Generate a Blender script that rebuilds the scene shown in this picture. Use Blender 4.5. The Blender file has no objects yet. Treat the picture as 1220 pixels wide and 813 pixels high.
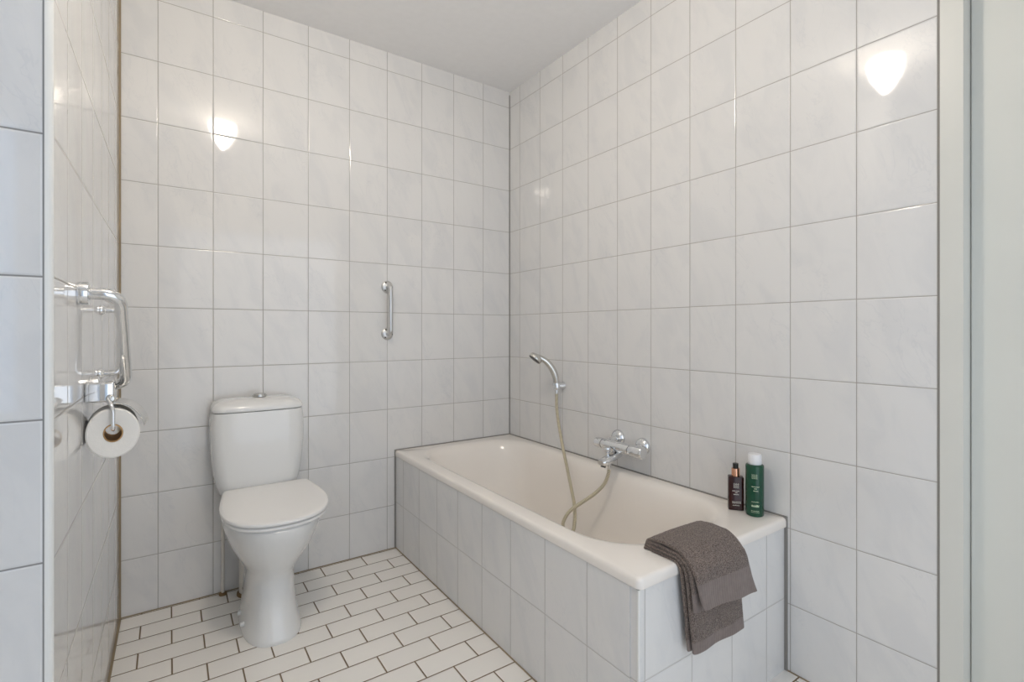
import bpy, bmesh, math, random
from mathutils import Vector, Matrix, noise
C = bpy.context.scene
COL = C.collection
PI = math.pi
random.seed(4)

# ---------------------------------------------------------------- camera
cam = bpy.data.cameras.new('camera')
camo = bpy.data.objects.new('camera', cam)
COL.objects.link(camo)
camo.location = (-1.6941, -2.4804, 1.1296)
camo.rotation_euler = (PI/2, 0, -0.6038)
cam.sensor_width = 36.0
cam.lens = 592.95*36.0/1220.0
cam.shift_y = -(406.5-394.53)/1220.0
cam.clip_start = 0.02
C.camera = camo

# ---------------------------------------------------------------- world, light, exposure
C.view_settings.view_transform = 'Standard'
C.view_settings.look = 'None'
C.view_settings.gamma = 1.0
C.view_settings.use_curve_mapping = False
C.view_settings.exposure = 0.38
w = bpy.data.worlds.new('world')
C.world = w
w.use_nodes = True
bg = w.node_tree.nodes['Background']
bg.inputs[0].default_value = (0.62, 0.78, 1.0, 1)
bg.inputs[1].default_value = 0.6
LAMP_STRENGTH = 70.0
LAMP_COLOR = (1.0, 0.885, 0.755)
DAY = 2.2
FILL = 6.6

def rear_light(name, size_x, size_z, energy, col, loc):     # area light at a rear wall opening: blue window, added fill
    l = bpy.data.lights.new(name, 'AREA'); l.shape = 'RECTANGLE'; l.size = size_x; l.size_y = size_z
    l.energy = energy; l.color = col
    o = bpy.data.objects.new(name, l); COL.objects.link(o)
    o.location = loc; o.rotation_euler = (PI/2, 0, 0)      # shines towards +y
rear_light('window_daylight', 0.72, 1.3, DAY, (0.38, 0.62, 1.0), (-2.56, -3.12, 1.4))
rear_light('rear_fill', 1.45, 2.05, FILL, (0.98, 0.975, 0.98), (-0.90, -3.12, 1.05))  # added fill behind the camera, brightens the lower surfaces

# ---------------------------------------------------------------- materials
def new_mat(name):
    m = bpy.data.materials.new(name); m.use_nodes = True
    nt = m.node_tree
    b = nt.nodes['Principled BSDF']
    return m, nt, b

class G:
    """little node-graph helper"""
    def __init__(s, nt): s.nt = nt
    def n(s, t, **k):
        x = s.nt.nodes.new(t)
        for a, v in k.items(): setattr(x, a, v)
        return x
    def val(s, sock, v):
        if isinstance(v, (int, float)): sock.default_value = v
        elif isinstance(v, tuple): sock.default_value = v
        else: s.nt.links.new(v, sock)
    def m(s, op, a, b=None, c=None):
        x = s.n('ShaderNodeMath', operation=op)
        s.val(x.inputs[0], a)
        if b is not None: s.val(x.inputs[1], b)
        if c is not None: s.val(x.inputs[2], c)
        return x.outputs[0]
    def ss(s, x, a, b, lo=0.0, hi=1.0):
        r = s.n('ShaderNodeMapRange', interpolation_type='SMOOTHSTEP')
        s.val(r.inputs[0], x)
        r.inputs[1].default_value = a; r.inputs[2].default_value = b
        r.inputs[3].default_value = lo; r.inputs[4].default_value = hi
        return r.outputs[0]
    def mix(s, f, a, b):
        r = s.n('ShaderNodeMix', data_type='RGBA')
        s.val(r.inputs[0], f); s.val(r.inputs[6], a); s.val(r.inputs[7], b)
        return r.outputs[2]
    def xyz(s, x, y, z=0.0):
        r = s.n('ShaderNodeCombineXYZ')
        s.val(r.inputs[0], x); s.val(r.inputs[1], y); s.val(r.inputs[2], z)
        return r.outputs[0]
    def noise(s, vec, scale, detail=2.0, rough=0.5, dist=0.0):
        r = s.n('ShaderNodeTexNoise')
        s.val(r.inputs['Vector'], vec)
        r.inputs['Scale'].default_value = scale; r.inputs['Detail'].default_value = detail
        r.inputs['Roughness'].default_value = rough; r.inputs['Distortion'].default_value = dist
        return r.outputs['Fac']

def plain(name, col, rough=0.5, metal=0.0, bump=0.0, bscale=40.0, vary=0.03, coat=0.0, ior=1.5, spec=0.5):
    m, nt, b = new_mat(name); g = G(nt)
    tc = g.n('ShaderNodeTexCoord')
    f = g.noise(tc.outputs['Object'], bscale*0.15, 3)
    c1 = tuple(min(1, c*(1-vary)) for c in col)+(1,); c2 = tuple(min(1, c*(1+vary)) for c in col)+(1,)
    nt.links.new(g.mix(f, c1, c2), b.inputs['Base Color'])
    b.inputs['Roughness'].default_value = rough; b.inputs['Metallic'].default_value = metal
    b.inputs['IOR'].default_value = ior; b.inputs['Coat Weight'].default_value = coat
    b.inputs['Coat Roughness'].default_value = 0.04
    b.inputs['Specular IOR Level'].default_value = spec
    if bump:
        bp = g.n('ShaderNodeBump'); bp.inputs['Strength'].default_value = bump; bp.inputs['Distance'].default_value = 0.001
        nt.links.new(g.noise(tc.outputs['Object'], bscale, 3), bp.inputs['Height'])
        nt.links.new(bp.outputs[0], b.inputs['Normal'])
    return m

def tile_mat(name, u0, tw, v0, th, grout=0.0022, gcol=(0.42, 0.39, 0.34, 1), base=(0.765, 0.757, 0.742, 1),
             vein=(0.680, 0.682, 0.683, 1), rough=0.045, running=False, marble=True, seed=0.0, grough=0.8, relief=0.7, lean=22):
    m, nt, b = new_mat(name); g = G(nt)
    uv = g.n('ShaderNodeUVMap'); uv.uv_map = 'UVMap'
    sp = g.n('ShaderNodeSeparateXYZ'); nt.links.new(uv.outputs[0], sp.inputs[0])
    u, v = sp.outputs[0], sp.outputs[1]
    V = g.m('DIVIDE', g.m('SUBTRACT', v, v0), th)
    rowi = g.m('FLOOR', V)
    U = g.m('DIVIDE', g.m('SUBTRACT', u, u0), tw)
    if running:
        U = g.m('ADD', U, g.m('MULTIPLY', g.m('FLOORED_MODULO', rowi, 2.0), 0.5))
    ci = g.m('FLOOR', U)
    fu = g.m('FRACT', U); fv = g.m('FRACT', V)
    du = g.m('MULTIPLY', g.m('MINIMUM', fu, g.m('SUBTRACT', 1.0, fu)), tw)
    dv = g.m('MULTIPLY', g.m('MINIMUM', fv, g.m('SUBTRACT', 1.0, fv)), th)
    d = g.m('MINIMUM', du, dv)
    mask = g.ss(d, grout*0.5-0.0003, grout*0.5+0.0004)          # 0 = grout
    hgt = g.ss(d, grout*0.35, grout*0.5+0.0035)
    # per tile random
    wn = g.n('ShaderNodeTexWhiteNoise', noise_dimensions='3D')
    nt.links.new(g.xyz(ci, rowi, seed), wn.inputs['Vector'])
    spc = g.n('ShaderNodeSeparateColor'); nt.links.new(wn.outputs['Color'], spc.inputs[0])
    r1, r2, r3 = spc.outputs[0], spc.outputs[1], spc.outputs[2]
    if marble:
        # cloudy diagonal veins, different in each tile
        a = math.radians(lean)
        uu = g.m('ADD', g.m('MULTIPLY', u, math.cos(a)), g.m('MULTIPLY', v, math.sin(a)))
        vv = g.m('SUBTRACT', g.m('MULTIPLY', v, math.cos(a)), g.m('MULTIPLY', u, math.sin(a)))
        vec = g.xyz(g.m('ADD', g.m('MULTIPLY', uu, 3.2), g.m('MULTIPLY', r1, 31.0)),
                    g.m('ADD', g.m('MULTIPLY', vv, 1.25), g.m('MULTIPLY', r2, 47.0)), g.m('MULTIPLY', r3, 9.0))
        cloud = g.ss(g.noise(vec, 3.2, 5, 0.55, 0.6), 0.42, 0.68)
        line = g.m('ABSOLUTE', g.m('SUBTRACT', g.noise(vec, 4.1, 4, 0.6, 0.9), 0.5))
        line = g.m('MULTIPLY', g.ss(line, 0.0, 0.022, 1.0, 0.0), g.ss(g.noise(vec, 2.0, 2), 0.45, 0.62))
        f = g.m('MINIMUM', g.m('ADD', g.m('MULTIPLY', cloud, 0.55), g.m('MULTIPLY', line, 0.40)), 1.0)
        tcol = g.mix(f, base, vein)
    else:
        f = g.noise(g.xyz(u, v, r1), 9.0, 3)
        tcol = g.mix(g.m('ADD', g.m('MULTIPLY', f, 0.4), g.m('MULTIPLY', r2, 0.5)), base, vein)
    gvar = g.noise(g.xyz(u, v, 3.3), 5.0, 3)
    gc = g.mix(gvar, gcol, tuple(c*0.75 for c in gcol[:3])+(1,))
    nt.links.new(g.mix(mask, gc, tcol), b.inputs['Base Color'])
    nt.links.new(g.ss(mask, 0.0, 1.0, grough, rough), b.inputs['Roughness'])
    b.inputs['IOR'].default_value = 1.56
    wav = g.noise(g.xyz(g.m('ADD', u, r1), g.m('ADD', v, r2), r3), 7.0, 2)
    bp = g.n('ShaderNodeBump'); bp.inputs['Strength'].default_value = relief; bp.inputs['Distance'].default_value = 0.0012
    nt.links.new(g.m('ADD', hgt, g.m('MULTIPLY', wav, 0.35)), bp.inputs['Height'])
    nt.links.new(bp.outputs[0], b.inputs['Normal'])
    return m

ZK = 2.4743
WALL_T = dict(th=0.25, v0=ZK-2.5)
M_BACK = tile_mat('tile_back', -0.187, 0.1929, WALL_T['v0'], 0.25, seed=1.0, gcol=(0.40, 0.38, 0.345, 1))
M_RIGHT = tile_mat('tile_right', -0.1037, 0.1929, WALL_T['v0'], 0.25, seed=2.0, lean=-22, gcol=(0.43, 0.40, 0.36, 1))
M_LEFT = tile_mat('tile_left', -0.19, 0.1929, WALL_T['v0'], 0.25, seed=3.0, rough=0.045, relief=0.35, gcol=(0.40, 0.37, 0.33, 1))
M_REAR = tile_mat('tile_rear', -0.1, 0.1929, WALL_T['v0'], 0.25, seed=8.0)
M_STUB = tile_mat('tile_stub', -1.874, 0.1929, WALL_T['v0'], 0.25, seed=4.0, gcol=(0.34, 0.33, 0.32, 1), grout=0.003)
M_BATHF = tile_mat('tile_bath_front', -0.675, 0.1915, 0.238, 0.25, seed=5.0, lean=-22, gcol=(0.50, 0.48, 0.45, 1), grout=0.0022)
M_BATHE = tile_mat('tile_bath_end', -0.308, 0.194, 0.238, 0.25, seed=6.0, gcol=(0.52, 0.50, 0.47, 1), grout=0.002)
M_FLOOR = tile_mat('floor_tiles', -1.7825, 0.195, -0.010, 0.0980, grout=0.0046, gcol=(0.21, 0.145, 0.075, 1),
                   base=(0.93, 0.895, 0.84, 1), vein=(0.89, 0.855, 0.80, 1), rough=0.28, running=True, marble=False, relief=0.8)
M_CEIL = plain('ceiling_paint', (0.92, 0.905, 0.89), 0.9, bump=0.15, bscale=200)
M_PAINT = plain('wall_paint', (0.88, 0.88, 0.87), 0.8, bump=0.1, bscale=120)
M_FRAME = plain('door_frame_paint', (0.69, 0.69, 0.64), 0.35, bump=0.05)
M_DOOR = plain('door_paint', (0.69, 0.695, 0.645), 0.4, bump=0.05)
M_SEAL = plain('sealant_grey', (0.27, 0.255, 0.235), 0.6, bump=0.2)
M_SEALB = plain('sealant_brown', (0.30, 0.235, 0.15), 0.7, bump=0.3, vary=0.25)
M_TRIMW = plain('tile_edge_white', (0.80, 0.80, 0.77), 0.25)
M_CER = plain('ceramic_white', (0.80, 0.80, 0.785), 0.09, coat=0.5, vary=0.01)
M_LID = plain('seat_plastic', (0.86, 0.845, 0.82), 0.22, vary=0.01)
M_BATH = plain('bath_enamel', (0.90, 0.85, 0.79), 0.07, coat=0.4, vary=0.01)
M_CHROME = plain('chrome', (0.78, 0.79, 0.80), 0.08, metal=1.0, vary=0.02)
M_CHROMED = plain('chrome_worn', (0.66, 0.65, 0.62), 0.2, metal=1.0, vary=0.1, bump=0.1)
M_STEEL = plain('brushed_steel', (0.66, 0.66, 0.65), 0.36, metal=1.0)
M_DARK = plain('dark_rubber', (0.07, 0.065, 0.06), 0.5)
M_BLACK = plain('black_plastic', (0.012, 0.012, 0.012), 0.25)
M_COPPER = plain('copper_foil', (0.80, 0.42, 0.27), 0.22, metal=1.0)
M_PAPER = plain('tissue_paper', (0.84, 0.82, 0.78), 0.95, bump=0.4, bscale=150, spec=0.1)
M_CARD = plain('cardboard_core', (0.50, 0.30, 0.13), 0.85)
M_PIPE = plain('painted_pipe', (0.74, 0.71, 0.65), 0.4)
M_BROWNST = plain('brown_floor_stain', (0.22, 0.14, 0.06), 0.8, vary=0.3)
M_WHITECAP = plain('white_cap', (0.86, 0.86, 0.87), 0.3)
M_INK = plain('label_print', (0.82, 0.78, 0.68), 0.5)
M_INKG = plain('label_print_green', (0.62, 0.74, 0.52), 0.5)

def glassy(name, col, dens):
    m, nt, b = new_mat(name); g = G(nt)
    tc = g.n('ShaderNodeTexCoord')
    f = g.noise(tc.outputs['Object'], 14.0, 2)
    nt.links.new(g.mix(f, tuple(c*0.8 for c in col)+(1,), col+(1,)), b.inputs['Base Color'])
    b.inputs['Transmission Weight'].default_value = dens
    b.inputs['Roughness'].default_value = 0.04; b.inputs['IOR'].default_value = 1.45
    return m
M_AMBER = glassy('amber_glass', (0.040, 0.009, 0.007), 0.08)
M_GREEN = glassy('green_plastic', (0.012, 0.085, 0.045), 0.15)

def hose_mat():
    m, nt, b = new_mat('hose_metal_weave'); g = G(nt)
    uv = g.n('ShaderNodeUVMap'); uv.uv_map = 'UVMap'
    sp = g.n('ShaderNodeSeparateXYZ'); nt.links.new(uv.outputs[0], sp.inputs[0])
    fr = g.m('FRACT', g.m('ADD', g.m('MULTIPLY', sp.outputs[1], 190.0), sp.outputs[0]))
    f = g.ss(g.m('ABSOLUTE', g.m('SUBTRACT', fr, 0.5)), 0.12, 0.34)
    nt.links.new(g.mix(f, (0.36, 0.31, 0.20, 1), (0.72, 0.66, 0.50, 1)), b.inputs['Base Color'])
    b.inputs['Metallic'].default_value = 0.35; b.inputs['Roughness'].default_value = 0.32
    bp = g.n('ShaderNodeBump'); bp.inputs['Strength'].default_value = 0.6; bp.inputs['Distance'].default_value = 0.0015
    nt.links.new(f, bp.inputs['Height']); nt.links.new(bp.outputs[0], b.inputs['Normal'])
    return m
M_HOSE = hose_mat()

def towel_mats():
    m, nt, b = new_mat('terry_cloth'); g = G(nt)
    tc = g.n('ShaderNodeTexCoord')
    f = g.noise(tc.outputs['Object'], 420.0, 2, 0.6)
    f2 = g.noise(tc.outputs['Object'], 18.0, 3)
    cc = g.mix(g.ss(f, 0.36, 0.64), (0.055, 0.038, 0.030, 1), (0.29, 0.228, 0.195, 1))
    nt.links.new(g.mix(g.m('MULTIPLY', f2, 0.25), cc, (0.13, 0.105, 0.09, 1)), b.inputs['Base Color'])
    b.inputs['Roughness'].default_value = 0.95; b.inputs['Specular IOR Level'].default_value = 0.1
    b.inputs['Sheen Weight'].default_value = 0.25
    bp = g.n('ShaderNodeBump'); bp.inputs['Strength'].default_value = 0.9; bp.inputs['Distance'].default_value = 0.003
    nt.links.new(f, bp.inputs['Height']); nt.links.new(bp.outputs[0], b.inputs['Normal'])
    m2, nt, b = new_mat('towel_hem'); g = G(nt)
    tc = g.n('ShaderNodeTexCoord')
    sp = g.n('ShaderNodeSeparateXYZ'); nt.links.new(tc.outputs['Object'], sp.inputs[0])
    s = g.m('SINE', g.m('MULTIPLY', sp.outputs[0], 620.0))
    f = g.noise(tc.outputs['Object'], 60.0, 3)
    nt.links.new(g.mix(f, (0.15, 0.115, 0.105, 1), (0.23, 0.185, 0.165, 1)), b.inputs['Base Color'])
    b.inputs['Roughness'].default_value = 0.7; b.inputs['Sheen Weight'].default_value = 0.2
    bp = g.n('ShaderNodeBump'); bp.inputs['Strength'].default_value = 0.3; bp.inputs['Distance'].default_value = 0.0008
    nt.links.new(s, bp.inputs['Height']); nt.links.new(bp.outputs[0], b.inputs['Normal'])
    return m, m2
M_TERRY, M_HEM = towel_mats()

def lamp_mat():
    m, nt, b = new_mat('lit_opal_glass'); g = G(nt)
    tc = g.n('ShaderNodeTexCoord')
    f = g.noise(tc.outputs['Object'], 5.0, 2)
    b.inputs['Base Color'].default_value = (0.9, 0.88, 0.82, 1)
    b.inputs['Roughness'].default_value = 0.3
    nt.links.new(g.mix(f, LAMP_COLOR+(1,), (1.0, 0.90, 0.77, 1)), b.inputs['Emission Color'])
    b.inputs['Emission Strength'].default_value = LAMP_STRENGTH
    return m
M_LAMP = lamp_mat()

# ---------------------------------------------------------------- helpers
def box_uv(bm):
    """UV in metres from the dominant face normal"""
    uvl = (bm.loops.layers.uv.get('UVMap') or bm.loops.layers.uv.new('UVMap'))
    bm.normal_update()
    for f in bm.faces:
        n = f.normal
        ax = max(range(3), key=lambda i: abs(n[i]))
        for l in f.loops:
            p = l.vert.co
            l[uvl].uv = ((p.y, p.z) if ax == 0 else (p.x, p.z) if ax == 1 else (p.x, p.y))

def obj(name, bm, mats, parent=None, smooth=False, uv=False):
    if uv: box_uv(bm)
    bmesh.ops.recalc_face_normals(bm, faces=bm.faces[:])
    me = bpy.data.meshes.new(name)
    bm.to_mesh(me); bm.free()
    if not isinstance(mats, (list, tuple)): mats = [mats]
    for m in mats: me.materials.append(m)
    o = bpy.data.objects.new(name, me)
    COL.objects.link(o)
    if parent:
        o.parent = parent
        L = parent.location.copy()
        if parent.parent: L = Vector((0, 0, 0))
        me.transform(Matrix.Translation(-root_loc(parent)))
    if smooth:
        for p in me.polygons: p.use_smooth = True
        me.set_sharp_from_angle(angle=math.radians(38))
    return o

def root_loc(p):
    v = Vector((0, 0, 0))
    while p:
        v += p.location; p = p.parent
    return v

def thing(name, label, cat, loc, group=None):
    o = bpy.data.objects.new(name, None); COL.objects.link(o)
    o.empty_display_size = 0.05
    o.location = loc; o['label'] = label; o['category'] = cat
    if group: o['group'] = group
    return o

def struct(name, bm, m, smooth=False):
    o = obj(name, bm, m, smooth=smooth, uv=True)
    o['kind'] = 'structure'
    return o

def add_box(bm, x0, x1, y0, y1, z0, z1, mat=0):
    vs = [bm.verts.new((x, y, z)) for x in (x0, x1) for y in (y0, y1) for z in (z0, z1)]
    for q in ((0, 1, 3, 2), (4, 6, 7, 5), (0, 4, 5, 1), (2, 3, 7, 6), (0, 2, 6, 4), (1, 5, 7, 3)):
        f = bm.faces.new([vs[i] for i in q]); f.material_index = mat

def box_bm(*a):
    bm = bmesh.new(); add_box(bm, *a); return bm

def bev(bm, w_, seg=3):
    bmesh.ops.recalc_face_normals(bm, faces=bm.faces[:])
    bmesh.ops.bevel(bm, geom=bm.edges[:], offset=w_, segments=seg, affect='EDGES', profile=0.5, clamp_overlap=True)
    return bm

def loft(rings, cap0=True, cap1=True, bm=None, mat=0, uvlen=None):
    bm = bm or bmesh.new()
    R = [[bm.verts.new(p) for p in r] for r in rings]
    n = len(R[0])
    for a, b in zip(R, R[1:]):
        for i in range(n):
            f = bm.faces.new((a[i], a[(i+1) % n], b[(i+1) % n], b[i])); f.material_index = mat
    if cap0: f = bm.faces.new(R[0][::-1]); f.material_index = mat
    if cap1: f = bm.faces.new(R[-1]); f.material_index = mat
    return bm

def lathe(prof, o=(0, 0, 0), axis=(0, 0, 1), n=40, bm=None, mat=0, sq=(1, 1)):
    """prof: (radius, height along axis)"""
    ax = Vector(axis).normalized()
    t = Vector((0, 0, 1)) if abs(ax.z) < 0.9 else Vector((1, 0, 0))
    a = ax.cross(t).normalized(); b = ax.cross(a)
    o = Vector(o)
    rings = []
    for r, h in prof:
        r = max(r, 1e-5)
        rings.append([o+ax*h+a*(r*math.cos(2*PI*i/n)*sq[0])+b*(r*math.sin(2*PI*i/n)*sq[1]) for i in range(n)])
    return loft(rings, bm=bm, mat=mat)

def catmull(P, k=8):
    P = [Vector(p) for p in P]
    out = []
    for i in range(len(P)-1):
        p0 = P[i-1] if i else P[0]*2-P[1]
        p1, p2 = P[i], P[i+1]
        p3 = P[i+2] if i+2 < len(P) else P[-1]*2-P[-2]
        for j in range(k):
            t = j/k
            out.append(0.5*((2*p1)+(p2-p0)*t+(2*p0-5*p1+4*p2-p3)*t*t+(3*p1-p0-3*p2+p3)*t**3))
    out.append(P[-1].copy())
    return out

def fillet(P, r, k=8):
    """polyline with rounded corners"""
    P = [Vector(p) for p in P]; out = [P[0]]
    for i in range(1, len(P)-1):
        a = (P[i-1]-P[i]); b = (P[i+1]-P[i])
        rr = min(r, a.length*0.49, b.length*0.49)
        A = P[i]+a.normalized()*rr; B = P[i]+b.normalized()*rr
        for j in range(k+1):
            t = j/k
            out.append(A*(1-t)**2+P[i]*2*t*(1-t)+B*t*t)
    out.append(P[-1])
    return out

def tube(P, r, n=16, bm=None, mat=0):
    """tube along a polyline; r number or list"""
    bm = bm or bmesh.new()
    P = [Vector(p) for p in P]
    rs = r if isinstance(r, (list, tuple)) else [r]*len(P)
    T = [(P[min(i+1, len(P)-1)]-P[max(i-1, 0)]).normalized() for i in range(len(P))]
    up = Vector((0, 0, 1)) if abs(T[0].z) < 0.9 else Vector((1, 0, 0))
    nrm = T[0].cross(up).normalized()
    uvl = (bm.loops.layers.uv.get('UVMap') or bm.loops.layers.uv.new('UVMap'))
    rings = []; S = [0.0]
    for i, p in enumerate(P):
        nrm = (nrm-T[i]*nrm.dot(T[i])).normalized()
        bb = T[i].cross(nrm)
        rings.append([bm.verts.new(p+nrm*(rs[i]*math.cos(2*PI*j/n))+bb*(rs[i]*math.sin(2*PI*j/n))) for j in range(n)])
        if i: S.append(S[-1]+(p-P[i-1]).length)
    for i in range(len(P)-1):
        for j in range(n):
            f = bm.faces.new((rings[i][j], rings[i][(j+1) % n], rings[i+1][(j+1) % n], rings[i+1][j]))
            f.material_index = mat
            for l, uvv in zip(f.loops, ((j/n, S[i]), ((j+1)/n, S[i]), ((j+1)/n, S[i+1]), (j/n, S[i+1]))):
                l[uvl].uv = uvv
    bm.faces.new(rings[0][::-1]).material_index = mat; bm.faces.new(rings[-1]).material_index = mat
    return bm

def rrect(x0, x1, y0, y1, r, z, k=12, rr=None):
    """rounded rectangle ring; rr = per corner radii (x1y1, x0y1, x0y0, x1y0)"""
    rr = rr or (r, r, r, r)
    out = []
    for (cx, cy, a0), q in zip(((x1, y1, 0), (x0, y1, 90), (x0, y0, 180), (x1, y0, 270)), rr):
        sx = -1 if cx == x1 else 1; sy = -1 if cy == y1 else 1
        for j in range(k+1):
            a = math.radians(a0+90*j/k)
            out.append(Vector((cx+sx*q+q*math.cos(a), cy+sy*q+q*math.sin(a), z)))
    return out

# ---------------------------------------------------------------- room shell
H = 2.570
XL = -1.854                  # left wall plane at the back corner
def xw(y): return XL+0.0057*y
XS, YS = -1.874, -1.300      # near corner of the projecting left wall
XR0, YR0 = -2.95, -3.04       # far side of the room behind the camera

struct('floor', box_bm(XR0-0.1, 0.25, YR0-0.1, 0.1, -0.1, 0.0), M_FLOOR)
struct('ceiling', box_bm(XR0-0.1, 0.25, YR0-0.1, 0.1, H, H+0.1), M_CEIL)
struct('wall_back', box_bm(XR0-0.1, 0.10, 0.0, 0.10, 0.0, H), M_BACK)
YE = -2.030
struct('wall_right', box_bm(0.0, 0.12, YE, 0.0, 0.0, H), M_RIGHT)
# projecting wall on the left: its long face looks at the bath, its end face at the camera
bm = bmesh.new()
pl = [(XR0, 0.0), (xw(0), 0.0), (xw(-1.293), -1.293), (XS+0.001, -1.293), (XS+0.001, YS), (XR0, YS)]
b0 = [bm.verts.new((x, y, 0)) for x, y in pl]; b1 = [bm.verts.new((x, y, H)) for x, y in pl]
for i in range(len(pl)):
    j = (i+1) % len(pl)
    f = bm.faces.new((b0[i], b0[j], b1[j], b1[i]))
    f.material_index = 1 if i >= 3 else 0
bm.faces.new(b0[::-1]); bm.faces.new(b1)
struct('wall_left', bm, [M_LEFT, M_STUB])
# white corner profile of the projecting wall
bm = bmesh.new()
r_ = 0.0125
prof = [(xw(-1.28)-0.0005, -1.2935)]
cx, cy = XS+0.001, -1.2935
prof = [(cx, cy)] + [(cx+(xw(-1.29)-cx)*math.cos(a), cy+(YS-0.0015-cy)*math.sin(a)) for a in [i*PI/2/8 for i in range(9)]]
A = [bm.verts.new((x, y, 0)) for x, y in prof]; B = [bm.verts.new((x, y, H)) for x, y in prof]
for i in range(len(prof)):
    j = (i+1) % len(prof); bm.faces.new((A[i], A[j], B[j], B[i]))
bm.faces.new(A[::-1]); bm.faces.new(B)
struct('trim_1', bm, M_TRIMW)

# unseen rest of the room behind the camera
struct('wall_west', box_bm(XR0-0.1, XR0, YR0-0.1, YS, 0.0, H), M_PAINT)
bm = bmesh.new()
wx0, wx1, wz0, wz1 = -2.92, -2.2, 0.75, 2.05
dx0, dx1, dz1 = -1.75, -0.20, 2.10  # second opening is added to let the fill light in
add_box(bm, XR0, wx0, YR0-0.06, YR0, 0, H); add_box(bm, wx1, dx0, YR0-0.06, YR0, 0, H)
add_box(bm, wx0, wx1, YR0-0.06, YR0, 0, wz0); add_box(bm, wx0, wx1, YR0-0.06, YR0, wz1, H)
add_box(bm, dx1, 0.25, YR0-0.06, YR0, 0, H); add_box(bm, dx0, dx1, YR0-0.06, YR0, dz1, H)
struct('wall_rear', bm, M_REAR)
bm = bmesh.new()
for a in ((wx0, wx0+0.03, wz0, wz1), (wx1-0.03, wx1, wz0, wz1), (wx0+0.03, wx1-0.03, wz0, wz0+0.03), (wx0+0.03, wx1-0.03, wz1-0.03, wz1)):
    add_box(bm, a[0], a[1], YR0-0.05, YR0-0.01, a[2], a[3])
struct('window_1', bm, M_TRIMW)

# door frame and door at the right
DX = 0.062
bm = bmesh.new()
add_box(bm, -0.003, 0.12, -2.0835, YE-0.006, 0.0, H)
add_box(bm, DX, 0.12, -2.10, -2.0835, 0.0, H)
struct('trim_2', bm, M_FRAME)
struct('trim_3', box_bm(-0.0012, 0.05, YE-0.006, YE, 0.0, H), M_SEAL)
struct('door_1', box_bm(DX-0.006, DX+0.04, -2.98, -2.0865, 0.008, H-0.01), M_DOOR)
struct('wall_right_rear', box_bm(0.0, 0.12, YR0, -2.985, 0.0, H), M_PAINT)

# ---------------------------------------------------------------- tiled bath surround
XB, YB = -0.720, -1.630      # outer faces of the surround
ZR = 0.5075                  # rim top
bm = bmesh.new()
add_box(bm, XB, XB+0.03, YB+0.03, -0.002, 0.0, 0.4745)
struct('wall_bath_front', bm, M_BATHF)
bm = bmesh.new()
add_box(bm, XB+0.004, -0.006, YB, YB+0.03, 0.0, 0.4745)
struct('wall_bath_end', bm, M_BATHE)
# corner profile of the surround
bm = bmesh.new()
add_box(bm, XB-0.0008, XB+0.006, YB-0.0008, YB+0.007, 0.0, 0.4745); bev(bm, 0.0025)
struct('trim_4', bm, M_TRIMW)
# sealant joints (grey-brown lines) of the room
struct('trim_5', box_bm(-0.0045, -0.0001, -0.0045, -0.0001, 0.51, H-0.02), M_SEAL)
struct('trim_6', box_bm(xw(0), xw(0)+0.006, -0.006, -0.0001, 0.0, H), M_SEALB)
bm = bmesh.new(); add_box(bm, xw(0)+0.006, XB-0.002, -0.005, -0.0001, 0.0, 0.003); struct('trim_7', bm, M_SEALB)
bm = bmesh.new()
L = [(xw(-0.006), -0.006), (xw(-1.28), -1.28)]
add = [bm.verts.new(p) for p in ((L[0][0], L[0][1], 0), (L[0][0]+0.007, L[0][1], 0), (L[1][0]+0.007, L[1][1], 0), (L[1][0], L[1][1], 0))]
top = [bm.verts.new((v.co.x, v.co.y, 0.004)) for v in add]
bm.faces.new(add[::-1]); bm.faces.new(top)
for i in range(4): bm.faces.new((add[i], add[(i+1) % 4], top[(i+1) % 4], top[i]))
struct('trim_8', bm, M_SEALB)
struct('trim_9', box_bm(XB-0.004, XB, YB+0.0, -0.003, 0.0, 0.003), M_SEALB)
struct('trim_10', box_bm(XB-0.0075, XB-0.001, -0.004, -0.0001, 0.003, ZR+0.004), M_SEAL)
struct('trim_11', box_bm(XB-0.001, -0.0045, -0.0048, -0.0001, ZR-0.002, ZR+0.0045), M_SEAL)
struct('trim_12', box_bm(-0.0048, -0.0001, YB-0.005, -0.0048, ZR-0.002, ZR+0.0045), M_SEAL)
struct('trim_13', box_bm(-0.0055, -0.0001, YB-0.009, YB-0.0001, 0.0, ZR+0.0045), M_SEAL)
struct('trim_14', box_bm(XB+0.001, -0.0055, YB+0.0015, YB+0.02, 0.4745, 0.4772), M_SEAL)
struct('trim_15', box_bm(XB+0.0015, XB+0.02, YB+0.02, -0.004, 0.4745, 0.4772), M_SEAL)
bm = bmesh.new(); add_box(bm, -0.004, -0.0001, YE, YB-0.009, 0.0, 0.003); struct('trim_16', bm, M_SEALB)

# ---------------------------------------------------------------- bathtub
bath = thing('bathtub', 'cream white enamelled bathtub built into the tiled corner surround', 'bathtub', (-0.36, -0.82, 0.0))
def bring(x0, x1, y0, y1, z, rr): return rrect(x0, x1, y0, y1, 0, z, k=16, rr=rr)
rings = []
X0, X1, Y0, Y1 = XB-0.004, -0.0048, YB-0.007, -0.0048
e = 0.012
for dz, ins in ((-0.0302, 0.006), (-0.0302, 0.001), (-0.027, 0.0), (-0.012, 0.0), (-0.006, 0.0018), (-0.002, 0.005), (0.0, 0.011)):
    q = max(0.002, e-ins)
    rings.append(bring(X0+ins, X1-0.0, Y0+ins, Y1-0.0, ZR+dz, (0.002, 0.002, q+0.006, 0.002)))
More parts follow.
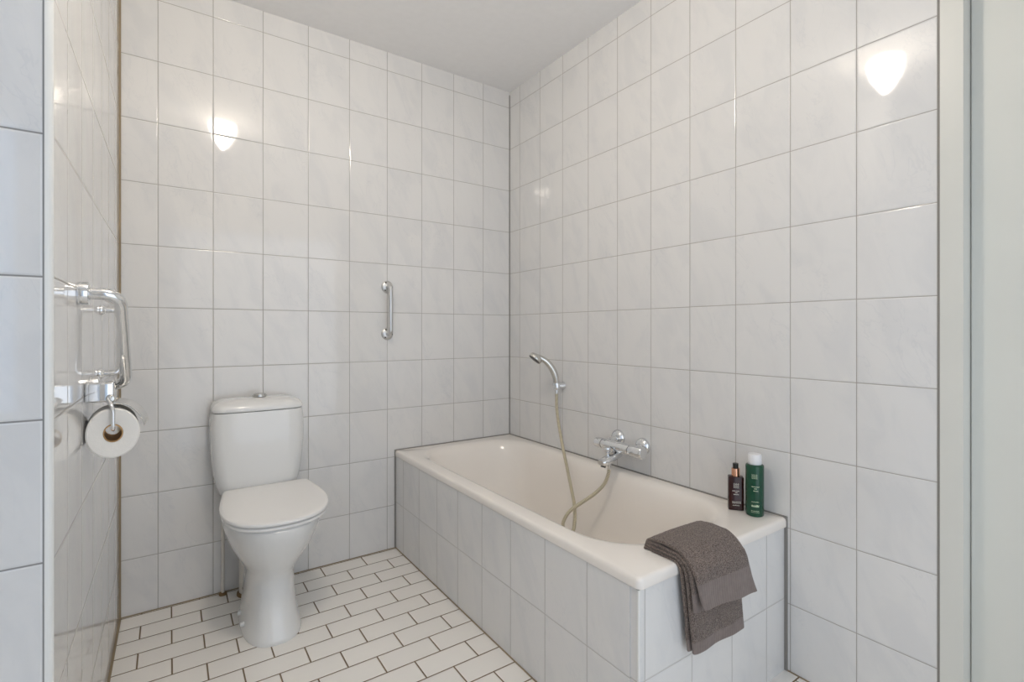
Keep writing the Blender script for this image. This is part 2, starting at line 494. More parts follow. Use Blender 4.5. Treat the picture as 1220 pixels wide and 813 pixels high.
# opening and bowl:  x0 x1 y0 y1 z  radii(far-wall, far-front, near-front, near-wall)
bowl = [(-0.690, -0.038, -1.580, -0.055, ZR+0.0005, (0.20, 0.20, 0.24, 0.26)),
        (-0.678, -0.050, -1.560, -0.072, ZR-0.001, (0.20, 0.20, 0.235, 0.25)),
        (-0.668, -0.060, -1.545, -0.085, ZR-0.005, (0.195, 0.195, 0.23, 0.24)),
        (-0.660, -0.068, -1.530, -0.096, ZR-0.014, (0.19, 0.19, 0.225, 0.235)),
        (-0.652, -0.076, -1.510, -0.110, ZR-0.035, (0.19, 0.19, 0.22, 0.23)),
        (-0.640, -0.088, -1.470, -0.140, ZR-0.10, (0.18, 0.18, 0.21, 0.21)),
        (-0.628, -0.100, -1.420, -0.175, ZR-0.18, (0.17, 0.17, 0.20, 0.20)),
        (-0.614, -0.114, -1.365, -0.215, ZR-0.26, (0.16, 0.16, 0.18, 0.18)),
        (-0.598, -0.130, -1.310, -0.250, ZR-0.325, (0.15, 0.15, 0.17, 0.17)),
        (-0.575, -0.153, -1.255, -0.285, ZR-0.365, (0.14, 0.14, 0.16, 0.16)),
        (-0.540, -0.188, -1.200, -0.330, ZR-0.388, (0.13, 0.13, 0.14, 0.14)),
        (-0.480, -0.248, -1.120, -0.400, ZR-0.398, (0.10, 0.10, 0.10, 0.10)),
        (-0.40, -0.33, -0.90, -0.60, ZR-0.400, (0.03, 0.03, 0.03, 0.03))]
bowl = [(a+0.020*max(0.3, 1-i*0.07), b, c+0.018*max(0.2, 1-i*0.08), d, e_, f_) for i, (a, b, c, d, e_, f_) in enumerate(bowl)]
for a in bowl: rings.append(bring(a[0], a[1], a[2], a[3], a[4], a[5]))
bm = loft(rings, cap0=False, cap1=True)
obj('tub', bm, M_BATH, bath, smooth=True)
obj('drain', lathe([(0.0, 0.004), (0.028, 0.004), (0.033, 0.001), (0.033, -0.002)][::-1], (-0.365, -0.66, 0.1075+0.0035)), M_CHROME, bath, smooth=True)

# ---------------------------------------------------------------- toilet
TX = -1.372
toil = thing('toilet', 'white close-coupled ceramic toilet with closed lid standing against back wall', 'toilet', (TX, -0.3, 0.0))
def egg(cx, hw, yf, yb, z, k=48, bw=1.0, ex=2.4, bex=3.5):
    """closed outline: front half superellipse towards -y, squarer back half"""
    ym = yf+(yb-yf)*0.52 if yb-yf > 0 else yf
    out = []
    for i in range(k):
        a = 2*PI*i/k
        c, s = math.cos(a), math.sin(a)
        if s < 0:
            x = hw*math.copysign(abs(c)**(2/ex), c); y = ym-(ym-yf)*abs(s)**(2/ex)
        else:
            x = hw*math.copysign(abs(c)**(2/bex), c); y = ym+(yb-ym)*abs(s)**(2/bex)
            t = (y-ym)/(yb-ym+1e-9); x *= 1-(1-bw)*t*t
        out.append(Vector((cx+x, y, z)))
    return out
PC = -1.368
secs = [  # z, half width, front, back, back taper
 (0.000, 0.104, -0.530, -0.125, 0.80), (0.006, 0.105, -0.532, -0.124, 0.80), (0.016, 0.103, -0.529, -0.125, 0.80),
 (0.035, 0.099, -0.520, -0.128, 0.80), (0.065, 0.093, -0.508, -0.130, 0.80), (0.105, 0.088, -0.498, -0.130, 0.82),
 (0.150, 0.084, -0.490, -0.128, 0.84), (0.190, 0.083, -0.486, -0.122, 0.86), (0.215, 0.086, -0.489, -0.112, 0.88),
 (0.240, 0.095, -0.500, -0.100, 0.88), (0.265, 0.111, -0.518, -0.085, 0.88), (0.295, 0.132, -0.540, -0.065, 0.88),
 (0.330, 0.152, -0.563, -0.045, 0.86), (0.365, 0.168, -0.583, -0.030, 0.84), (0.395, 0.178, -0.596, -0.022, 0.82),
 (0.420, 0.1825, -0.603, -0.020, 0.82), (0.430, 0.182, -0.602, -0.020, 0.82), (0.436, 0.177, -0.596, -0.024, 0.82)]
bm = loft([egg(PC+0.008*min(1, max(0, (z-0.24)/0.12)), hw-0.010*min(1, max(0, (z-0.24)/0.16)), yf, yb, z, bw=bw, k=72, ex=2.25 if z > 0.2 else 2.6) for z, hw, yf, yb, bw in secs])
obj('pan', bm, M_CER, toil, smooth=True)
# seat and lid, tilted slightly up towards the hinge
def dshape(ins, zf, zb, kk=0.0):
    pts = [(-0.120, 0.002), (-0.150, 0.001), (-0.159, -0.010), (-0.170, -0.065), (-0.181, -0.14), (-0.186, -0.20), (-0.183, -0.25),
           (-0.170, -0.305), (-0.145, -0.352), (-0.105, -0.388), (-0.055, -0.408), (0, -0.414)]
    full = pts+[(-x, y) for x, y in pts[-2::-1]]
    cur = catmull([(x, y, 0) for x, y in full], 5)
    cen = Vector((0, -0.2, 0))
    out = []
    for p in cur:
        q = p-cen
        s = 1-ins/max(q.length, 1e-6)
        p = cen+q*s
        t = (p.y+0.414)/0.414
        out.append(Vector((PC+0.010+p.x, -0.194+p.y, zf+(zb-zf)*t)))
    return out
def plate(t0, t1, ins0=0.0, dome=0.0):
    r_ = 0.006
    rings = [dshape(ins0+r_, t0, t0+0.024), dshape(ins0+0.001, t0+0.002, t0+0.026), dshape(ins0, t0+0.006, t0+0.030),
             dshape(ins0, t1-0.007, t1+0.017), dshape(ins0+0.0015, t1-0.003, t1+0.021), dshape(ins0+0.006, t1-0.0005, t1+0.0235),
             dshape(ins0+0.013, t1+0.0005, t1+0.0245), dshape(ins0+0.03, t1+0.001+dome*.3, t1+0.025+dome*.3),
             dshape(ins0+0.07, t1+0.001+dome*.8, t1+0.025+dome*.8), dshape(ins0+0.12, t1+0.001+dome, t1+0.025+dome)]
    return loft(rings)
obj('seat', plate(0.437, 0.4505, 0.004), M_LID, toil, smooth=True)
lid = obj('lid', plate(0.4535, 0.468, 0.0, 0.001), M_LID, toil, smooth=True)
for s in (-1, 1):
    hx_ = PC+0.008+s*0.085
    bm = lathe([(0.0, -0.02), (0.011, -0.02), (0.012, -0.017), (0.012, 0.017), (0.011, 0.02), (0, 0.02)], (hx_, -0.197, 0.468), (1, 0, 0), 20)
    add_box(bm, hx_-0.009, hx_+0.009, -0.205, -0.188, 0.436, 0.466)
    obj('hinge', bm, M_LID, toil, smooth=True)
# cistern
CX = -1.380
def cist(hw, yf, z, yb=-0.012, r=0.045, bulge=0.012):
    ring = []
    for p in rrect(-hw, hw, yf, yb, 0, z, k=10, rr=(0.012, 0.012, r, r)):
        # subdivided front would be flat: push centre of the front forward a little
        t = max(0.0, (yb-p.y)/(yb-yf)); p.y -= bulge*t*(1-(p.x/hw)**2)
        p.x += CX; ring.append(p)
    # add extra points along the front edge for the bulge
    out = []
    for i, p in enumerate(ring):
        out.append(p)
        q = ring[(i+1) % len(ring)]
        if i == 32:
            for j in range(1, 12):
                m_ = p.lerp(q, j/12); xx = m_.x-CX
                m_.y = yf-bulge*(1-(xx/hw)**2); out.append(m_)
    return out
cs = [(0.100, -0.165, 0.437), (0.128, -0.172, 0.448), (0.146, -0.177, 0.468), (0.157, -0.181, 0.50), (0.164, -0.184, 0.54), (0.171, -0.187, 0.60),
      (0.1755, -0.189, 0.66), (0.177, -0.189, 0.71), (0.1755, -0.188, 0.755), (0.172, -0.186, 0.785), (0.170, -0.185, 0.7965)]
bm = loft([cist(a, b, c) for a, b, c in cs])
obj('cistern', bm, M_CER, toil, smooth=True)
ls = [(0.167, -0.183, 0.799, -0.012), (0.1705, -0.187, 0.7995, -0.012), (0.172, -0.189, 0.803, -0.011), (0.1715, -0.188, 0.812, -0.012), (0.168, -0.184, 0.821, -0.014), (0.160, -0.174, 0.8300, -0.02),
      (0.146, -0.158, 0.8375, -0.030), (0.120, -0.135, 0.8435, -0.042), (0.080, -0.115, 0.8465, -0.062), (0.03, -0.105, 0.8475, -0.085)]
bm = loft([cist(a, b, c, yb=d, r=min(0.045, (d-b)/2-0.001), bulge=0.012*min(1, a/0.17)) for a, b, c, d in ls])
obj('cistern_lid', bm, M_CER, toil, smooth=True)
b_ = obj('flush_button', lathe([(0.0, 0.011), (0.020, 0.011), (0.024, 0.009), (0.025, 0.005), (0.028, 0.004), (0.029, -0.001)][::-1], (-1.371, -0.095, 0.850)), M_CHROMED, toil, smooth=True)
b_['label'] = 'chrome push button'
for yy, zz in ((-0.300, 0.040), (-0.385, 0.037)):
    obj('bolt_cap', lathe([(0.009, -0.006), (0.009, 0.004), (0.007, 0.008), (0.003, 0.0095), (0, 0.010)], (PC-0.0995, yy, zz), (-1, 0, 0.1), 18), M_CER, toil, smooth=True)
# pipes behind the toilet
sp_ = thing('water_pipe', 'thin cream painted water pipe rising from the floor left of toilet', 'pipe', (-1.503, -0.024, 0.0))
obj('pipe', tube(fillet([(-1.503, -0.024, 0.001), (-1.503, -0.024, 0.30), (-1.503, -0.03, 0.46), (-1.49, -0.06, 0.50)], 0.03), 0.0065), M_PIPE, sp_, smooth=True)
o = obj('pipe_collar', lathe([(0.0, 0.0), (0.015, 0.0), (0.015, 0.007), (0.011, 0.011), (0.0, 0.011)], (-1.503, -0.024, 0.0003), n=20), M_BROWNST, sp_, smooth=True)
o['label'] = 'rust-brown collar at the floor'
dp_ = thing('waste_pipe', 'short cream waste pipe half hidden behind the toilet foot', 'pipe', (-1.402, -0.066, 0.0))
obj('pipe', tube([(-1.402, -0.066, 0.0005), (-1.402, -0.066, 0.255)], 0.045, 28), M_PIPE, dp_, smooth=True)
o = obj('pipe_collar', lathe([(0.0, 0.0), (0.054, 0.0), (0.053, 0.008), (0.047, 0.013), (0.0, 0.013)], (-1.402, -0.066, 0.0003), n=28), M_BROWNST, dp_, smooth=True)
o['label'] = 'brown-stained collar at the floor'

# ---------------------------------------------------------------- grab bar on back wall
def grab_bar(label, A, B, out, off, r, fl, name='grab_bar', mt=M_CHROME, bend=0.035, screws=True, block=False):
    """A, B = wall points of the two flanges, out = unit normal of the wall"""
    A, B, out = Vector(A), Vector(B), Vector(out)
    t = thing(name, label, 'grab bar' if name == 'grab_bar' else 'rail', (A+B)/2)
    P = fillet([A+out*0.004, A+out*off, B+out*off, B+out*0.004], bend, 10)
    obj('bar', tube(P, r, 20), mt, t, smooth=True)
    for p in (A, B):
        prof = [(0.0, 0.0003), (fl, 0.0003), (fl, 0.004), (fl*0.93, 0.0075), (fl*0.7, 0.0105), (r*1.25, 0.013), (0.0, 0.013)]
        if block: prof = [(0.0, 0.0003), (fl, 0.0003), (fl, 0.0165), (fl*0.97, 0.019), (fl*0.9, 0.020), (0.0, 0.020)]
        fg = obj('flange', lathe(prof, p, out, 32), mt, t, smooth=True)
        if screws:
            n1 = (B-A).normalized(); n2 = n1.cross(out)
            for k in range(3):
                a = 2*PI*k/3+0.6
                obj('screw', lathe([(0.0045, -0.002), (0.0045, 0.0015), (0.003, 0.0026), (0, 0.0028)], p+out*0.0095+(n1*math.cos(a)+n2*math.sin(a))*fl*0.72, out, 10), M_DARK, fg, smooth=True)
    return t
grab_bar('short vertical chrome grab bar on tiled back wall between toilet and bath', (-0.767, 0, 1.357), (-0.767, 0, 1.115), (0, -1, 0), 0.052, 0.0115, 0.031, mt=M_STEEL)
# two bars on left wall
grab_bar('thick chrome grab bar on left wall, nearest the camera above paper holder', (xw(-1.03), -1.03, 1.213), (xw(-0.845), -0.845, 0.990), (1, -0.005, 0), 0.074, 0.0130, 0.026, bend=0.05, screws=False, block=True)
grab_bar('thin chrome rail on left wall, farther away behind thick grab bar', (xw(-0.62), -0.62, 1.190), (xw(-0.66), -0.66, 1.008), (1, -0.005, 0), 0.047, 0.0070, 0.014, name='wall_rail', bend=0.03, screws=False)

# ---------------------------------------------------------------- toilet paper holder and roll
HX = xw(-0.93)
hold = thing('paper_holder', 'chrome toilet paper holder with curved lid on the left wall', 'toilet paper holder', (HX, -0.93, 0.98))
bm = box_bm(HX+0.0003, HX+0.056, -0.935, -0.875, 0.958, 1.004); bev(bm, 0.004, 3)
obj('bracket', bm, M_CHROME, hold, smooth=True)
obj('pivot', lathe([(0.0, -0.004), (0.0095, -0.004), (0.0095, 0.003), (0.007, 0.006), (0.0, 0.007)], (HX+0.050, -0.9365, 0.966), (0, -1, 0), 24), M_CHROMED, hold, smooth=True)
RC = Vector((HX+0.052, -0.905, 0.884))       # roll centre
ra = math.radians(-4)
RA = Vector((math.sin(ra), math.cos(ra), 0.0))    # roll axis, away from camera
RS = Vector((math.cos(ra), -math.sin(ra), 0.0))
face = RC-RA*0.048
hk = face+Vector((0, 0, 0.019))
P = fillet([(HX+0.044, -0.942, 0.966), tuple(face-RA*0.010+Vector((0, 0, 0.060))), tuple(hk-RA*0.010-Vector((0, 0, 0.012))), tuple(hk+RA*0.02-Vector((0, 0, 0.005))), tuple(hk+RA*0.105-Vector((0, 0, 0.005)))], 0.014)
obj('roll_arm', tube(P, 0.0042, 14), M_CHROME, hold, smooth=True)
# curved lid over the roll
la = math.radians(3)
LA = Vector((math.sin(la), math.cos(la), 0.0)); LS = Vector((math.cos(la), -math.sin(la), 0.0))
bm = bmesh.new()
arc = []
for i in range(17):
    a = math.radians(98-88*i/16)
    arc.append(((0.068)*math.cos(a), 0.070*math.sin(a)))
prev = None
V0 = []
for (cx_, cz_) in arc:
    row = []
    for yy, rr_ in ((-0.040, 0.0), (0.058, 0.0), (0.058, 0.0026), (-0.040, 0.0026)):
        s_ = 1+rr_/0.07
        p = RC+Vector((0.004, 0, 0))+LS*(cx_*s_*0.90)+LA*yy+Vector((0, 0, cz_*s_))
        row.append(bm.verts.new(p))
    V0.append(row)
for a, b in zip(V0, V0[1:]):
    for i in range(4): bm.faces.new((a[i], a[(i+1) % 4], b[(i+1) % 4], b[i]))
bm.faces.new(V0[0][::-1]); bm.faces.new(V0[-1])
obj('holder_lid', bm, M_CHROMED, hold, smooth=True)
roll = thing('toilet_paper_roll', 'white toilet paper roll hanging under the chrome lid on left wall', 'toilet paper', tuple(RC))
def annulus(ro, ri, sx=0.87, n=56, hole_dz=0.0, dz=0):
    rings = []
    def R(r, d, hd=0.0):
        return [RC+RS*(r*math.cos(2*PI*i/n)*sx)+Vector((0, 0, r*math.sin(2*PI*i/n)+hd))+RA*d for i in range(n)]
    rings = [R(ri, 0.048), R(ri+0.001, 0.0483), R(ro-0.003, 0.049), R(ro, 0.046), R(ro, -0.046), R(ro-0.003, -0.049), R(ri+0.001, -0.0483), R(ri, -0.048)]
    bm = bmesh.new(); L_ = [[bm.verts.new(p) for p in r] for r in rings]
    for a in range(len(L_)):
        A_, B_ = L_[a], L_[(a+1) % len(L_)]
        for i in range(n): bm.faces.new((A_[i], A_[(i+1) % n], B_[(i+1) % n], B_[i]))
    return bm
obj('paper', annulus(0.0595, 0.0222), M_PAPER, roll, smooth=True)
bm = annulus(0.0220, 0.0205); o = obj('cardboard_core', bm, M_CARD, roll, smooth=True)

# ---------------------------------------------------------------- shower: holder, head, hose, mixer
wh = thing('shower_holder', 'small chrome shower bracket on right wall holding the hand shower', 'bracket', (0, -0.497, 0.842))
obj('holder_arm', lathe([(0.0, 0.0003), (0.0205, 0.0003), (0.0205, 0.004), (0.0175, 0.010), (0.0165, 0.034), (0.0150, 0.0365), (0, 0.0365)], (0, -0.497, 0.845), (-1, 0, 0.0), 28), M_CHROME, wh, smooth=True)
ax_ = Vector((-0.10, 0.02, 1)).normalized()
obj('cradle', lathe([(0.0145, -0.018), (0.0175, -0.018), (0.0185, -0.013), (0.0190, 0.013), (0.0178, 0.017), (0.0145, 0.017), (0.0140, 0.0), (0.0145, -0.018)], (-0.047, -0.497, 0.845), ax_, 28), M_CHROME, wh, smooth=True)
hs = thing('hand_shower', 'curved chrome hand shower resting in the bracket on right wall', 'shower head', (-0.047, -0.497, 0.845))
hp = catmull([(-0.0455, -0.4965, 0.826), (-0.047, -0.497, 0.845), (-0.052, -0.498, 0.880), (-0.061, -0.496, 0.912), (-0.078, -0.490, 0.945), (-0.100, -0.480, 0.972), (-0.125, -0.468, 0.990), (-0.145, -0.458, 0.998)], 6)
nn = len(hp)
rs = [0.0122+0.0040*math.sin(PI*min(1, i/(nn-1)*1.15))+0.002*i/nn for i in range(nn)]
obj('handle', tube(hp, rs, 18), M_CHROMED, hs, smooth=True)
hd = Vector((-0.60, 0.22, -0.76)).normalized()
hc = Vector((-0.150, -0.4545, 0.990))
hdo = obj('head', lathe([(0.0, -0.022), (0.014, -0.021), (0.025, -0.0165), (0.033, -0.010), (0.0365, -0.001), (0.0370, 0.005), (0.0355, 0.0085), (0.0, 0.0085)], hc, hd, 36), M_CHROMED, hs, smooth=True)
o = obj('spray_face', lathe([(0.0, 0.0086), (0.0325, 0.0086), (0.0325, 0.0105), (0.028, 0.0120), (0.0, 0.0126)], hc, hd, 36), M_DARK, hdo, smooth=True)
o['label'] = 'dark perforated spray plate'

mix = thing('bath_mixer', 'chrome thermostatic bath mixer tap mounted low on the right wall', 'tap', (0, -0.955, 0.63))
MA, MB_ = Vector((0, -0.885, 0.642)), Vector((0, -1.028, 0.629))
for p in (MA, MB_):
    obj('rosette', lathe([(0.0, 0.0003), (0.0375, 0.0003), (0.0380, 0.004), (0.0365, 0.010), (0.0315, 0.017), (0.0235, 0.0225), (0.0150, 0.025), (0, 0.0255)], p, (-1, 0, 0), 36), M_CHROME, mix, smooth=True)
    obj('inlet', lathe([(0.0145, 0.02), (0.0145, 0.062), (0.0, 0.062)], p, (-1, 0, -0.12), 20), M_CHROME, mix, smooth=True)
bx_ = -0.066
BA, BB = Vector((bx_, -0.808, 0.618)), Vector((bx_, -1.086, 0.618))
dirb = (BB-BA).normalized(); Lb = (BB-BA).length
obj('body', lathe([(0.0, 0.045), (0.0215, 0.045), (0.0230, 0.050), (0.0245, 0.075), (0.0245, Lb-0.080), (0.0235, Lb-0.074), (0.0, Lb-0.074)], BA, dirb, 36), M_CHROME, mix, smooth=True)
def knob(p, d, L_, r0, label):
    n = 40; d = Vector(d).normalized(); t = Vector((0, 0, 1)); a = d.cross(t).normalized(); b = d.cross(a)
    rings = []
    for r, h, fl in ((0.0, 0, 0), (r0*0.93, 0.0, 0), (r0, 0.003, 0.3), (r0, L_*0.35, 1), (r0, L_-0.010, 1), (r0*0.96, L_-0.004, 0.5), (r0*0.84, L_-0.0005, 0), (r0*0.55, L_, 0), (0, L_, 0)):
        rings.append([Vector(p)+d*h+(a*math.cos(2*PI*i/n)+b*math.sin(2*PI*i/n))*max(1e-5, r*(1-0.05*fl*(1 if (i//4) % 2 else 0))) for i in range(n)])
    o = obj('knob', loft(rings), M_CHROME, mix, smooth=True)
    return o
knob(BA+dirb*0.043, -dirb, 0.043, 0.0235, '')
knob(BA+dirb*(Lb-0.071), dirb, 0.071, 0.0265, '')
# diverter knob and spout block
obj('diverter', lathe([(0.0085, -0.022), (0.0085, -0.004), (0.0125, -0.002), (0.0145, 0.004), (0.0145, 0.014), (0.0125, 0.018), (0, 0.019)], (-0.108, -0.918, 0.600), (0, 0, 1), 24), M_CHROME, mix, smooth=True)
secs = []
for s_, hw, z0, z1 in ((0.0, 0.024, 0.574, 0.604), (0.03, 0.025, 0.566, 0.592), (0.055, 0.025, 0.558, 0.587), (0.085, 0.024, 0.549, 0.580), (0.100, 0.022, 0.547, 0.576), (0.109, 0.016, 0.552, 0.571)):
    x = -0.056-s_
    yc = -0.935
    ring = []
    for i in range(28):
        a = 2*PI*i/28; c, s = math.cos(a), math.sin(a)
        ring.append(Vector((x, yc+hw*math.copysign(abs(c)**0.65, c), (z0+z1)/2+(z1-z0)/2*math.copysign(abs(s)**0.65, s))))
    secs.append(ring)
obj('spout', loft(secs), M_CHROME, mix, smooth=True)
o = obj('aerator', lathe([(0.011, -0.004), (0.011, 0.006), (0, 0.006)], (-0.149, -0.935, 0.546), (-0.35, 0, -1), 20), M_DARK, mix, smooth=True)
o['label'] = 'dark outlet ring'
obj('hose_outlet', lathe([(0.0105, 0.0), (0.0105, 0.010), (0.0085, 0.012), (0.0085, 0.026), (0, 0.026)], (-0.120, -0.940, 0.556), (0, 0, -1), 20), M_CHROME, mix, smooth=True)

hose = thing('shower_hose', 'beige woven shower hose looping from mixer into bath up to hand shower', 'hose', (-0.2, -0.8, 0.3))
H1 = [(-0.120, -0.940, 0.538), (-0.123, -0.940, 0.512), (-0.135, -0.927, 0.465), (-0.168, -0.900, 0.420), (-0.212, -0.865, 0.380),
      (-0.245, -0.848, 0.357), (-0.272, -0.838, 0.332), (-0.290, -0.832, 0.292), (-0.288, -0.85, 0.268), (-0.268, -0.872, 0.272), (-0.245, -0.858, 0.308),
      (-0.208, -0.815, 0.350), (-0.165, -0.752, 0.382), (-0.110, -0.655, 0.459), (-0.072, -0.566, 0.580), (-0.056, -0.512, 0.715), (-0.0450, -0.4945, 0.800), (-0.0458, -0.4962, 0.822)]
hcur = catmull(H1, 10)
obj('hose', tube(hcur, 0.0077, 12), M_HOSE, hose, smooth=True)
obj('hose_nut', lathe([(0.0085, 0.0), (0.0092, 0.003), (0.0078, 0.024), (0.0, 0.024)], (-0.0460, -0.4963, 0.829), (0.02, 0.02, -1), 18), M_CHROME, hose, smooth=True)

# ---------------------------------------------------------------- bottles on the rim
def slab_ring(cx, cy, hx, hy, r, z, rot):
    out = []
    for p in rrect(-hx, hx, -hy, hy, r, 0, k=5):
        out.append(Vector((cx+p.x*math.cos(rot)-p.y*math.sin(rot), cy+p.x*math.sin(rot)+p.y*math.cos(rot), z)))
    return out
def strokes(bm, o, e1, e2, n, rows, thick=0.0003):
    """printed marks: rows = list of (v, [(u0,u1,h)...]) in metres in the face plane"""
    for v, segs in rows:
        for u0, u1, h in segs:
            c = [o+e1*u0+e2*v, o+e1*u1+e2*v, o+e1*u1+e2*(v+h), o+e1*u0+e2*(v+h)]
            A_ = [bm.verts.new(p) for p in c]; B_ = [bm.verts.new(p+n*thick) for p in c]
            bm.faces.new(A_[::-1]); bm.faces.new(B_)
            for i in range(4): bm.faces.new((A_[i], A_[(i+1) % 4], B_[(i+1) % 4], B_[i]))
Z0 = ZR+0.0008
bxx, byy, rot = -0.066, -1.494, math.radians(-50)
pump = thing('pump_bottle', 'dark brown rectangular pump bottle with copper collar on bath rim', 'bottle', (bxx, byy, Z0))
hx, hy = 0.0245, 0.0155
rings = [slab_ring(bxx, byy, hx-i, hy-i, 0.004, Z0+z, rot) for z, i in ((0.0, 0.002), (0.0015, 0.0), (0.112, 0.0), (0.1150, 0.0012), (0.1165, 0.004))]
obj('body', loft(rings), M_AMBER, pump, smooth=True)
obj('collar', lathe([(0.0135, 0.1165), (0.0135, 0.1420), (0.0130, 0.1430), (0.0, 0.1430)], (bxx, byy, Z0), n=28), M_COPPER, pump, smooth=True)
obj('pump_cap', lathe([(0.0095, 0.1430), (0.0095, 0.1590), (0.0085, 0.1600), (0, 0.1600)], (bxx, byy, Z0), n=24), M_BLACK, pump, smooth=True)
e1 = Vector((math.cos(rot), math.sin(rot), 0)); e2 = Vector((0, 0, 1)); nf = Vector((math.sin(rot), -math.cos(rot), 0))
bm = bmesh.new()
fo = Vector((bxx, byy, Z0))+nf*(hy+0.0001)
rows = []
for i in range(4):           # square emblem of four small block figures
    for j in range(3):
        rows.append((0.078+j*0.0058, [(-0.0085+i*0.0045, -0.0085+i*0.0045+0.0034, 0.0012)]))
        rows.append((0.0802+j*0.0058, [(-0.0085+i*0.0045, -0.0085+i*0.0045+0.0012, 0.0022)]))
def wrd(v, x0, x1, h, seed):
    rnd = random.Random(seed); segs = []; x = x0
    while x < x1-0.0008:
        wd = rnd.choice((0.0010, 0.0014, 0.0018)); segs.append((x, min(x+wd, x1), h*rnd.choice((0.6, 1.0, 0.8)))); x += wd+0.0006
    return (v, segs)
rows += [wrd(0.066, -0.013, 0.011, 0.0026, 1), wrd(0.0605, -0.004, 0.004, 0.0024, 2), wrd(0.054, -0.009, 0.008, 0.0034, 3),
         wrd(0.0285, -0.013, 0.014, 0.0026, 4), wrd(0.0245, -0.013, 0.014, 0.0020, 5), wrd(0.0165, -0.012, 0.010, 0.0022, 6)]
strokes(bm, fo, e1, e2, nf, rows)
obj('label_print', bm, M_INK, pump)

gx, gy, gr = -0.062, -1.5605, 0.0285
grn = thing('shower_gel_bottle', 'tall green translucent bottle with white cap on bath rim', 'bottle', (gx, gy, Z0))
obj('body', lathe([(0.0, 0.0), (gr-0.003, 0.0), (gr-0.0008, 0.0015), (gr, 0.004), (gr, 0.166), (gr-0.001, 0.1695), (gr-0.003, 0.1710), (0.019, 0.1715), (0.0, 0.1715)], (gx, gy, Z0), n=48), M_GREEN, grn, smooth=True)
obj('cap', lathe([(0.0205, 0.1715), (0.0215, 0.173), (0.0210, 0.203), (0.0200, 0.2055), (0.0, 0.2060)], (gx, gy, Z0), n=40), M_WHITECAP, grn, smooth=True)
bm = bmesh.new()
def curved(rows):
    for v, segs in rows:
        for u0, u1, h in segs:
            A_ = []; B_ = []
            for uu_ in (u0, u1):
                a = math.radians(-138)+uu_/gr
                for zz in (v, v+h):
                    for rr_, L_ in ((gr+0.0001, A_), (gr+0.0004, B_)):
                        L_.append(bm.verts.new((gx+rr_*math.cos(a), gy+rr_*math.sin(a), Z0+zz)))
            o_ = (0, 2, 3, 1)
            bm.faces.new([A_[i] for i in o_][::-1]); bm.faces.new([B_[i] for i in o_])
            for i in range(4):
                p_, q_ = o_[i], o_[(i+1) % 4]; bm.faces.new((A_[p_], A_[q_], B_[q_], B_[p_]))
rows = []
for i in range(4):
    for j in range(3):
        rows.append((0.128+j*0.0054, [(-0.0150+i*0.0046, -0.0150+i*0.0046+0.0034, 0.0011)]))
        rows.append((0.1300+j*0.0054, [(-0.0150+i*0.0046, -0.0150+i*0.0046+0.0011, 0.0021)]))
rows += [wrd(0.100, -0.016, 0.008, 0.0028, 11), wrd(0.0935, -0.008, 0.001, 0.0024, 12), wrd(0.086, -0.010, 0.004, 0.0030, 13),
         wrd(0.050, -0.016, 0.008, 0.0018, 14), wrd(0.034, -0.016, 0.008, 0.0075, 15), wrd(0.020, -0.017, 0.009, 0.0016, 16), wrd(0.0155, -0.017, 0.009, 0.0012, 17)]
curved(rows)
obj('label_print', bm, M_INKG, grn)

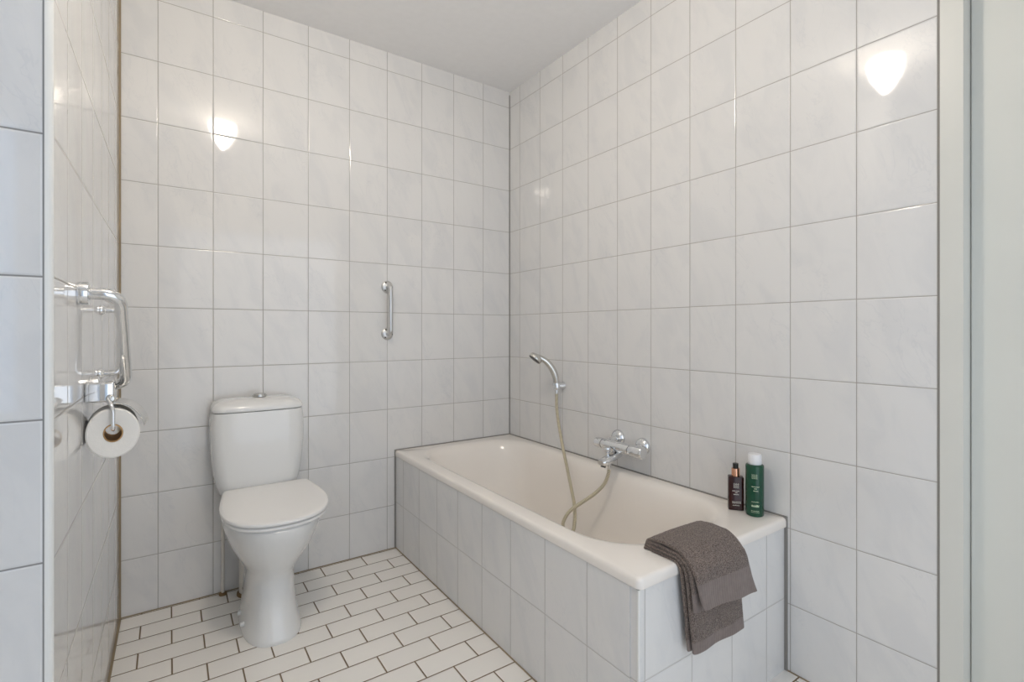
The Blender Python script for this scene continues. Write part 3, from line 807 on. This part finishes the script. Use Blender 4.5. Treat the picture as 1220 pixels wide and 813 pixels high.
# ---------------------------------------------------------------- towel over the near end of the bath
tow = thing('towel', 'folded brown-grey bath towel draped over the near end of bath', 'towel', (-0.46, -1.64, ZR))
def sheet(name, off, xl0, xr0, xl1, xr1, zend, zendr, thick, topz, flare=0.0, hem=0.055, seed=0, rise=0.0, ridge=0.0):
    """one layer: inside the bath, over the rim and down the tiled end; off = distance outwards"""
    yin = -1.520
    NU = 44
    path = [(yin+0.012, ZR-0.085), (yin+0.002, ZR-0.03), (yin-0.010, ZR+0.004+topz*0.75), (yin-0.040, ZR+0.004+topz+rise*0.7), (-1.600, ZR+0.004+topz+rise),
            (-1.628-off*0.35, ZR+0.0035+topz*0.8+rise*0.75), (-1.643-off*0.85, ZR-0.012+topz*0.3), (-1.645-off, ZR-0.045), (-1.645-off-flare*0.3, (ZR-0.045)*0.55+zend*0.45),
            (-1.645-off-flare*0.7, (ZR-0.045)*0.2+zend*0.8), (-1.645-off-flare, zend)]
    P = catmull([(0, a, b) for a, b in path], 8)
    S = [0.0]
    for a, b in zip(P, P[1:]): S.append(S[-1]+(b-a).length)
    Lt = S[-1]
    bm = bmesh.new(); grid = []
    for i, p in enumerate(P):
        t = S[i]/Lt
        row = []
        hang = max(0.0, min(1.0, (ZR-p.z)/(ZR-zend))) if p.y < -1.62 else 0.0
        xl = xl0+(xl1-xl0)*hang; xr = xr0+(xr1-xr0)*hang
        for j in range(NU+1):
            u = j/NU
            x = xl+(xr-xl)*u
            y, z = p.y, p.z
            z += (zendr-zend)*u*hang
            if rise: z -= rise*(1-math.sin(PI*min(1, 0.12+u*0.85)))*0.8*(1-hang) if p.y < -1.53 and hang < 0.02 else 0
            wv = noise.noise(Vector((x*9+seed, t*3.0, seed)))*0.006*hang
            wv += math.sin((u*3.2+seed)*PI)*ridge*hang*min(1, hang*2)
            y -= abs(wv) if off < 0.01 else wv
            y -= 0.0
            # soft rounded side edges
            ed = min(u, 1-u)*(xr-xl)
            q = max(0.0, 1-ed/0.010)
            if hang > 0: y += q*q*0.004
            fz = noise.noise(Vector((x*170, y*170, z*170)))*0.0009+noise.noise(Vector((x*60, y*60, z*60+seed)))*0.0009
            if (Lt-S[i]) < hem: fz *= 0.2
            row.append(bm.verts.new((x, y-fz*(1 if hang > 0 else 0), z+fz*(0 if hang > 0 else 1))))
        grid.append(row)
    for i in range(len(P)-1):
        hm = hem > 0 and 0.008 < (Lt-S[i+1]+1e-6) < hem
        for j in range(NU):
            f = bm.faces.new((grid[i][j], grid[i+1][j], grid[i+1][j+1], grid[i][j+1]))
            f.material_index = 1 if (hem > 0 and (Lt-S[i+1]) < hem) else 0
    o = obj(name, bm, [M_TERRY, M_HEM], tow)
    for p in o.data.polygons: p.use_smooth = True
    s_ = o.modifiers.new('thickness', 'SOLIDIFY'); s_.thickness = thick; s_.offset = 0
    s_.use_even_offset = True
    sb = o.modifiers.new('soft', 'SUBSURF'); sb.levels = 1; sb.render_levels = 2
    return o
sheet('inner_fold', 0.004, -0.578, -0.335, -0.548, -0.312, 0.268, 0.272, 0.0065, 0.000, seed=1.3, hem=0.03, ridge=0.001)
sheet('lower_fold', 0.017, -0.576, -0.325, -0.541, -0.298, 0.264, 0.255, 0.0085, 0.009, seed=2.1, hem=0.028, ridge=0.002)
sheet('middle_fold', 0.030, -0.574, -0.335, -0.556, -0.300, 0.385, 0.385, 0.0080, 0.018, seed=3.7, hem=0.05)
sheet('upper_fold', 0.043, -0.570, -0.332, -0.548, -0.288, 0.402, 0.374, 0.0095, 0.027, flare=0.010, seed=4.4, hem=0.062, rise=0.006, ridge=0.003)

# ---------------------------------------------------------------- ceiling lamp (above the frame, seen mirrored in the tiles)
LX, LY = -1.389, -1.449
lamp = thing('ceiling_lamp', 'lit opal glass bowl ceiling lamp reflected in the glossy wall tiles', 'lamp', (LX, LY, H))
obj('ceiling_plate', lathe([(0.0, -0.0005), (0.065, -0.0005), (0.065, -0.018), (0.06, -0.02), (0.0, -0.02)], (LX, LY, H)), M_TRIMW, lamp, smooth=True)
obj('glass_bowl', lathe([(0.0, -0.020), (0.068, -0.021), (0.076, -0.035), (0.077, -0.055), (0.072, -0.085), (0.063, -0.115), (0.048, -0.145), (0.032, -0.172), (0.016, -0.192), (0.006, -0.200), (0.0, -0.201)], (LX, LY, H), n=48), M_LAMP, lamp, smooth=True)
